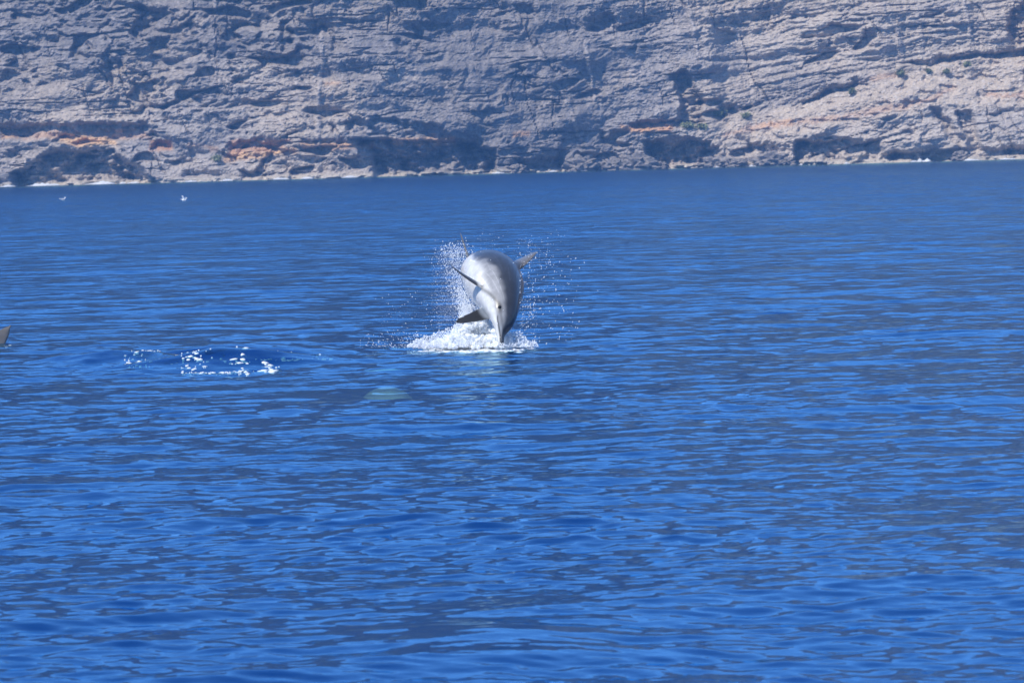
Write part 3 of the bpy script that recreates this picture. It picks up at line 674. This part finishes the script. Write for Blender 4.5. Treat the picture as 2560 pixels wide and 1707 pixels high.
BOULD = [(1592, 426, 4.4, 2.4, 'peaked grey boulder at the cliff foot beside the darkest sea cave'), (1540, 422, 3.2, 1.9, 'rounded grey boulder between the peaked one and a sea cave'),
         (1795, 416, 3.6, 1.6, 'low wide rock ledge just past the darkest sea cave'), (1845, 414, 2.6, 1.2, 'small rock at the end of the low wide ledge'),
         (1932, 408, 3.8, 2.2, 'broad jagged boulder in front of the shaded cliff foot'), (1975, 408, 1.8, 1.2, 'small pale boulder leaning on the broad jagged one'),
         (1290, 437, 2.4, 1.3, 'lone low boulder at the edge of the wide shaded recess'), (1455, 427, 3.4, 2.2, 'steep ribbed rock leaning against the cliff foot'),
         (1655, 424, 1.7, 1.1, 'small rock half awash at the mouth of the darkest sea cave'), (2405, 396, 2.2, 1.4, 'small dark boulder under the twin shaded gullies')]
for i, (px, py, wd, ht, lab) in enumerate(BOULD):
    p = at_depth(px, py, D - 9); lumpy_rock('shore_boulder', (p.x, float(np.interp(p.x, xs_, YY[np.argmin(abs(zs_ - .3))])) - .2 - .6 * (i % 2), ht * .3), wd, 2.2, ht, 601 + i * 7, lab, 'boulders along the cliff foot')
# surf breaking along the foot of the cliff
V, Fc, o = [], [], 0
yfoot = YY[np.argmin(abs(zs_ - .3))]
SURF = [(0, 40), (60, 150), (215, 290), (300, 318), (322, 350), (470, 500), (560, 590), (690, 730), (760, 790), (860, 900), (1230, 1262), (1372, 1392), (1440, 1470), (1775, 1800), (1870, 1890), (1992, 2006), (2110, 2125), (2270, 2340), (2300, 2320), (2400, 2440), (2490, 2530)]
for (a0, a1) in SURF:
    x0, x1 = at_depth(a0, 440, D).x, at_depth(a1, 440, D).x; big = 1.5 if a0 in (60, 215, 2270) else .8
    k = max(6, int((x1 - x0) / .5))
    for i in range(k + 1):
        x = x0 + (x1 - x0) * i / k; yf = float(np.interp(x, xs_, yfoot)); h = big * (.18 + .32 * rng.random()) * math.sin(math.pi * (i + .3) / (k + .6))
        V += [(x, yf - 2.4 - rng.random(), .02), (x, yf - 1.3, h), (x, yf + .8, h * .8 + .15)]
        if i:
            for r in range(2): Fc.append((o + (i - 1) * 3 + r, o + i * 3 + r, o + i * 3 + r + 1, o + (i - 1) * 3 + r + 1))
    o += (k + 1) * 3
tag(link('surf', mesh_np('surf', V, Fc), m_foam), 'thin white surf breaking along the cliff foot', 'surf', None, 'stuff')

# shrubs rooted in the scree
m_leaf, nt, b = new_mat('dry_green_leaves'); b.inputs['Roughness'].default_value = .7
oi = N(nt, 'ShaderNodeTexCoord'); n1 = N(nt, 'ShaderNodeTexNoise', Scale=3); nt.links.new(oi.outputs['Object'], n1.inputs['Vector'])
cr = N(nt, 'ShaderNodeValToRGB'); cr.color_ramp.elements[0].color = (.11, .13, .04, 1); cr.color_ramp.elements[1].color = (.27, .26, .12, 1)
cr.color_ramp.elements[0].position = .35; cr.color_ramp.elements[1].position = .65; nt.links.new(n1.outputs[0], cr.inputs[0]); nt.links.new(cr.outputs[0], b.inputs['Base Color'])
m_stem, nt, b = new_mat('shrub_wood'); b.inputs['Base Color'].default_value = (.12, .09, .06, 1)
def shrub(px, py, w, h, lab):
    p = cliff_point(px, py); root = empty('shrub', p)
    nl = 420; d = rng.standard_normal((nl, 3)); d /= np.linalg.norm(d, axis=1)[:, None]; r = rng.random(nl)**.4
    c = d * r[:, None] * np.array([w, w * .8, h * .55]) * (1 + .35 * rng.standard_normal((nl, 1))) + np.array([0, -.3, h * .55])
    u = rng.standard_normal((nl, 3)) * .16; v = rng.standard_normal((nl, 3)) * .10
    V = np.stack([c - u, c + v, c + u, c - v], 1).reshape(-1, 3); link('foliage', mesh_np('foliage', V, np.arange(nl * 4).reshape(-1, 4), False), m_leaf, root)
    bm = bmesh.new()
    for _ in range(5):
        rings = []; e = Vector((rng.normal() * w * .5, rng.normal() * w * .3 - .3, h * .7))
        for t in (0, .4, .75, 1):
            q = e * t + Vector((0, -.2, -.4 * (1 - t))); rr = .06 * (1 - .75 * t)
            rings.append(np.array([(q.x + rr * math.cos(a), q.y + rr * math.sin(a), q.z) for a in np.linspace(0, 2 * math.pi, 6)[:5]]))
        add_loft(bm, rings)
    me = bpy.data.meshes.new('stem'); bm.to_mesh(me); bm.free(); link('stem', me, m_stem, root)
    tag(root, lab, 'shrub', 'shrubs on the scree slope')
shrub(2253, 190, .7, 1.0, 'round green shrub at the upper edge of the scree slope')
shrub(2368, 182, .5, .6, 'small shrub high on the scree under the dark overhang')
shrub(2325, 182, .5, .6, 'tiny shrub between the round one and the one under the overhang')
shrub(1800, 290, 1.3, 1.5, 'large grey green shrub above the orange hollow at the low end of the scree')
shrub(1720, 318, 1.2, 1.0, 'wide low shrub right beside the orange earth hollow')
shrub(1755, 322, 1.0, .8, 'low shrub just uphill of the orange earth hollow')
shrub(1870, 293, .8, .8, 'mid sized shrub among pale stones low on the scree')
shrub(2130, 232, .6, .7, 'lone shrub halfway up the pale scree slope')
shrub(2420, 165, .6, .7, 'shrub on the highest part of the scree')
shrub(550, 403, .8, .9, 'lone shrub beside the bright orange ledge low on the cliff')

# ================================================================== GULLS
m_gw, nt, b = new_mat('white_feathers'); b.inputs['Base Color'].default_value = (.85, .84, .82, 1); b.inputs['Roughness'].default_value = .8
m_gg, nt, b = new_mat('grey_feathers'); b.inputs['Base Color'].default_value = (.42, .44, .47, 1); b.inputs['Roughness'].default_value = .8
m_gb, nt, b = new_mat('yellow_beak'); b.inputs['Base Color'].default_value = (.7, .45, .06, 1)
def gull(px, py, raised, lab, sc_=1.0):
    q = on_sea(px, py); root = empty('gull', (q.x, q.y, max(0, sea_z(q.x, q.y)))); root.rotation_euler.z = R(12); root.scale = (sc_,) * 3
    def part(name, prof, mat):                       # lofted along a path: (centre, rx, rz)
        bm = bmesh.new(); add_loft(bm, [np.array([(c[0], c[1] + ry * math.cos(a), c[2] + rz * math.sin(a)) for a in np.linspace(0, 2 * math.pi, 13)[:12]]) for c, ry, rz in prof])
        me = bpy.data.meshes.new(name); bm.to_mesh(me); bm.free(); me.shade_smooth(); return link(name, me, mat, root)
    part('body', [((-.22, 0, .13), .012, .01), ((-.16, 0, .10), .045, .035), ((-.05, 0, .07), .08, .075), ((.06, 0, .07), .082, .085), ((.13, 0, .10), .06, .07), ((.165, 0, .15), .04, .045), ((.175, 0, .20), .034, .036)], m_gw)
    part('head', [((.13, 0, .22), .012, .012), ((.15, 0, .225), .036, .036), ((.18, 0, .225), .042, .042), ((.21, 0, .22), .03, .03), ((.225, 0, .215), .014, .014)], m_gw)
    part('beak', [((.215, 0, .215), .012, .013), ((.25, 0, .21), .009, .011), ((.275, 0, .200), .003, .004)], m_gb)
    part('tail', [((-.16, 0, .105), .04, .012), ((-.25, 0, .125), .045, .007), ((-.30, 0, .13), .03, .004)], m_gw)
    for sg in (1, -1):
        bm = bmesh.new()
        if raised: fin(bm, (.04, sg * .06, .12), (-.25, sg * .35, 1), (-1, 0, .1), .34, .15, .04, .10, .012)
        else: fin(bm, (.07, sg * .068, .12), (-1, sg * .05, .12), (0, sg * .15, -1), .33, .11, .03, .0, .016)
        me = bpy.data.meshes.new('wing'); bm.normal_update(); bm.to_mesh(me); bm.free(); me.shade_smooth(); link('wing', me, m_gw if raised else m_gg, root)
    tag(root, lab, 'gull', 'gulls resting on the sea')
gull(157, 502, False, 'white gull floating with folded wings below the surf', .95)
gull(460, 503, True, 'white gull on the sea lifting its wings', .8)

# ================================================================== HAZE
bm = bmesh.new(); bmesh.ops.create_cube(bm, size=1); me = bpy.data.meshes.new('haze')
for v in bm.verts: v.co = Vector((v.co.x * 5600, v.co.y * 2600 + 1150, (v.co.z + .5) * 300 - 4.5))
bm.to_mesh(me); bm.free()
m_hz = bpy.data.materials.new('sea_haze'); m_hz.use_nodes = True; nt = m_hz.node_tree; nt.nodes.remove(nt.nodes['Principled BSDF'])
pv = N(nt, 'ShaderNodeVolumePrincipled'); pv.inputs['Color'].default_value = (.18, .46, 1.0, 1); pv.inputs['Density'].default_value = .00021; pv.inputs['Anisotropy'].default_value = 0
nt.links.new(pv.outputs[0], nt.nodes['Material Output'].inputs['Volume'])
hz = link('haze', me, m_hz); tag(hz, 'thin blue sea haze in front of the cliff', None, None, 'stuff')
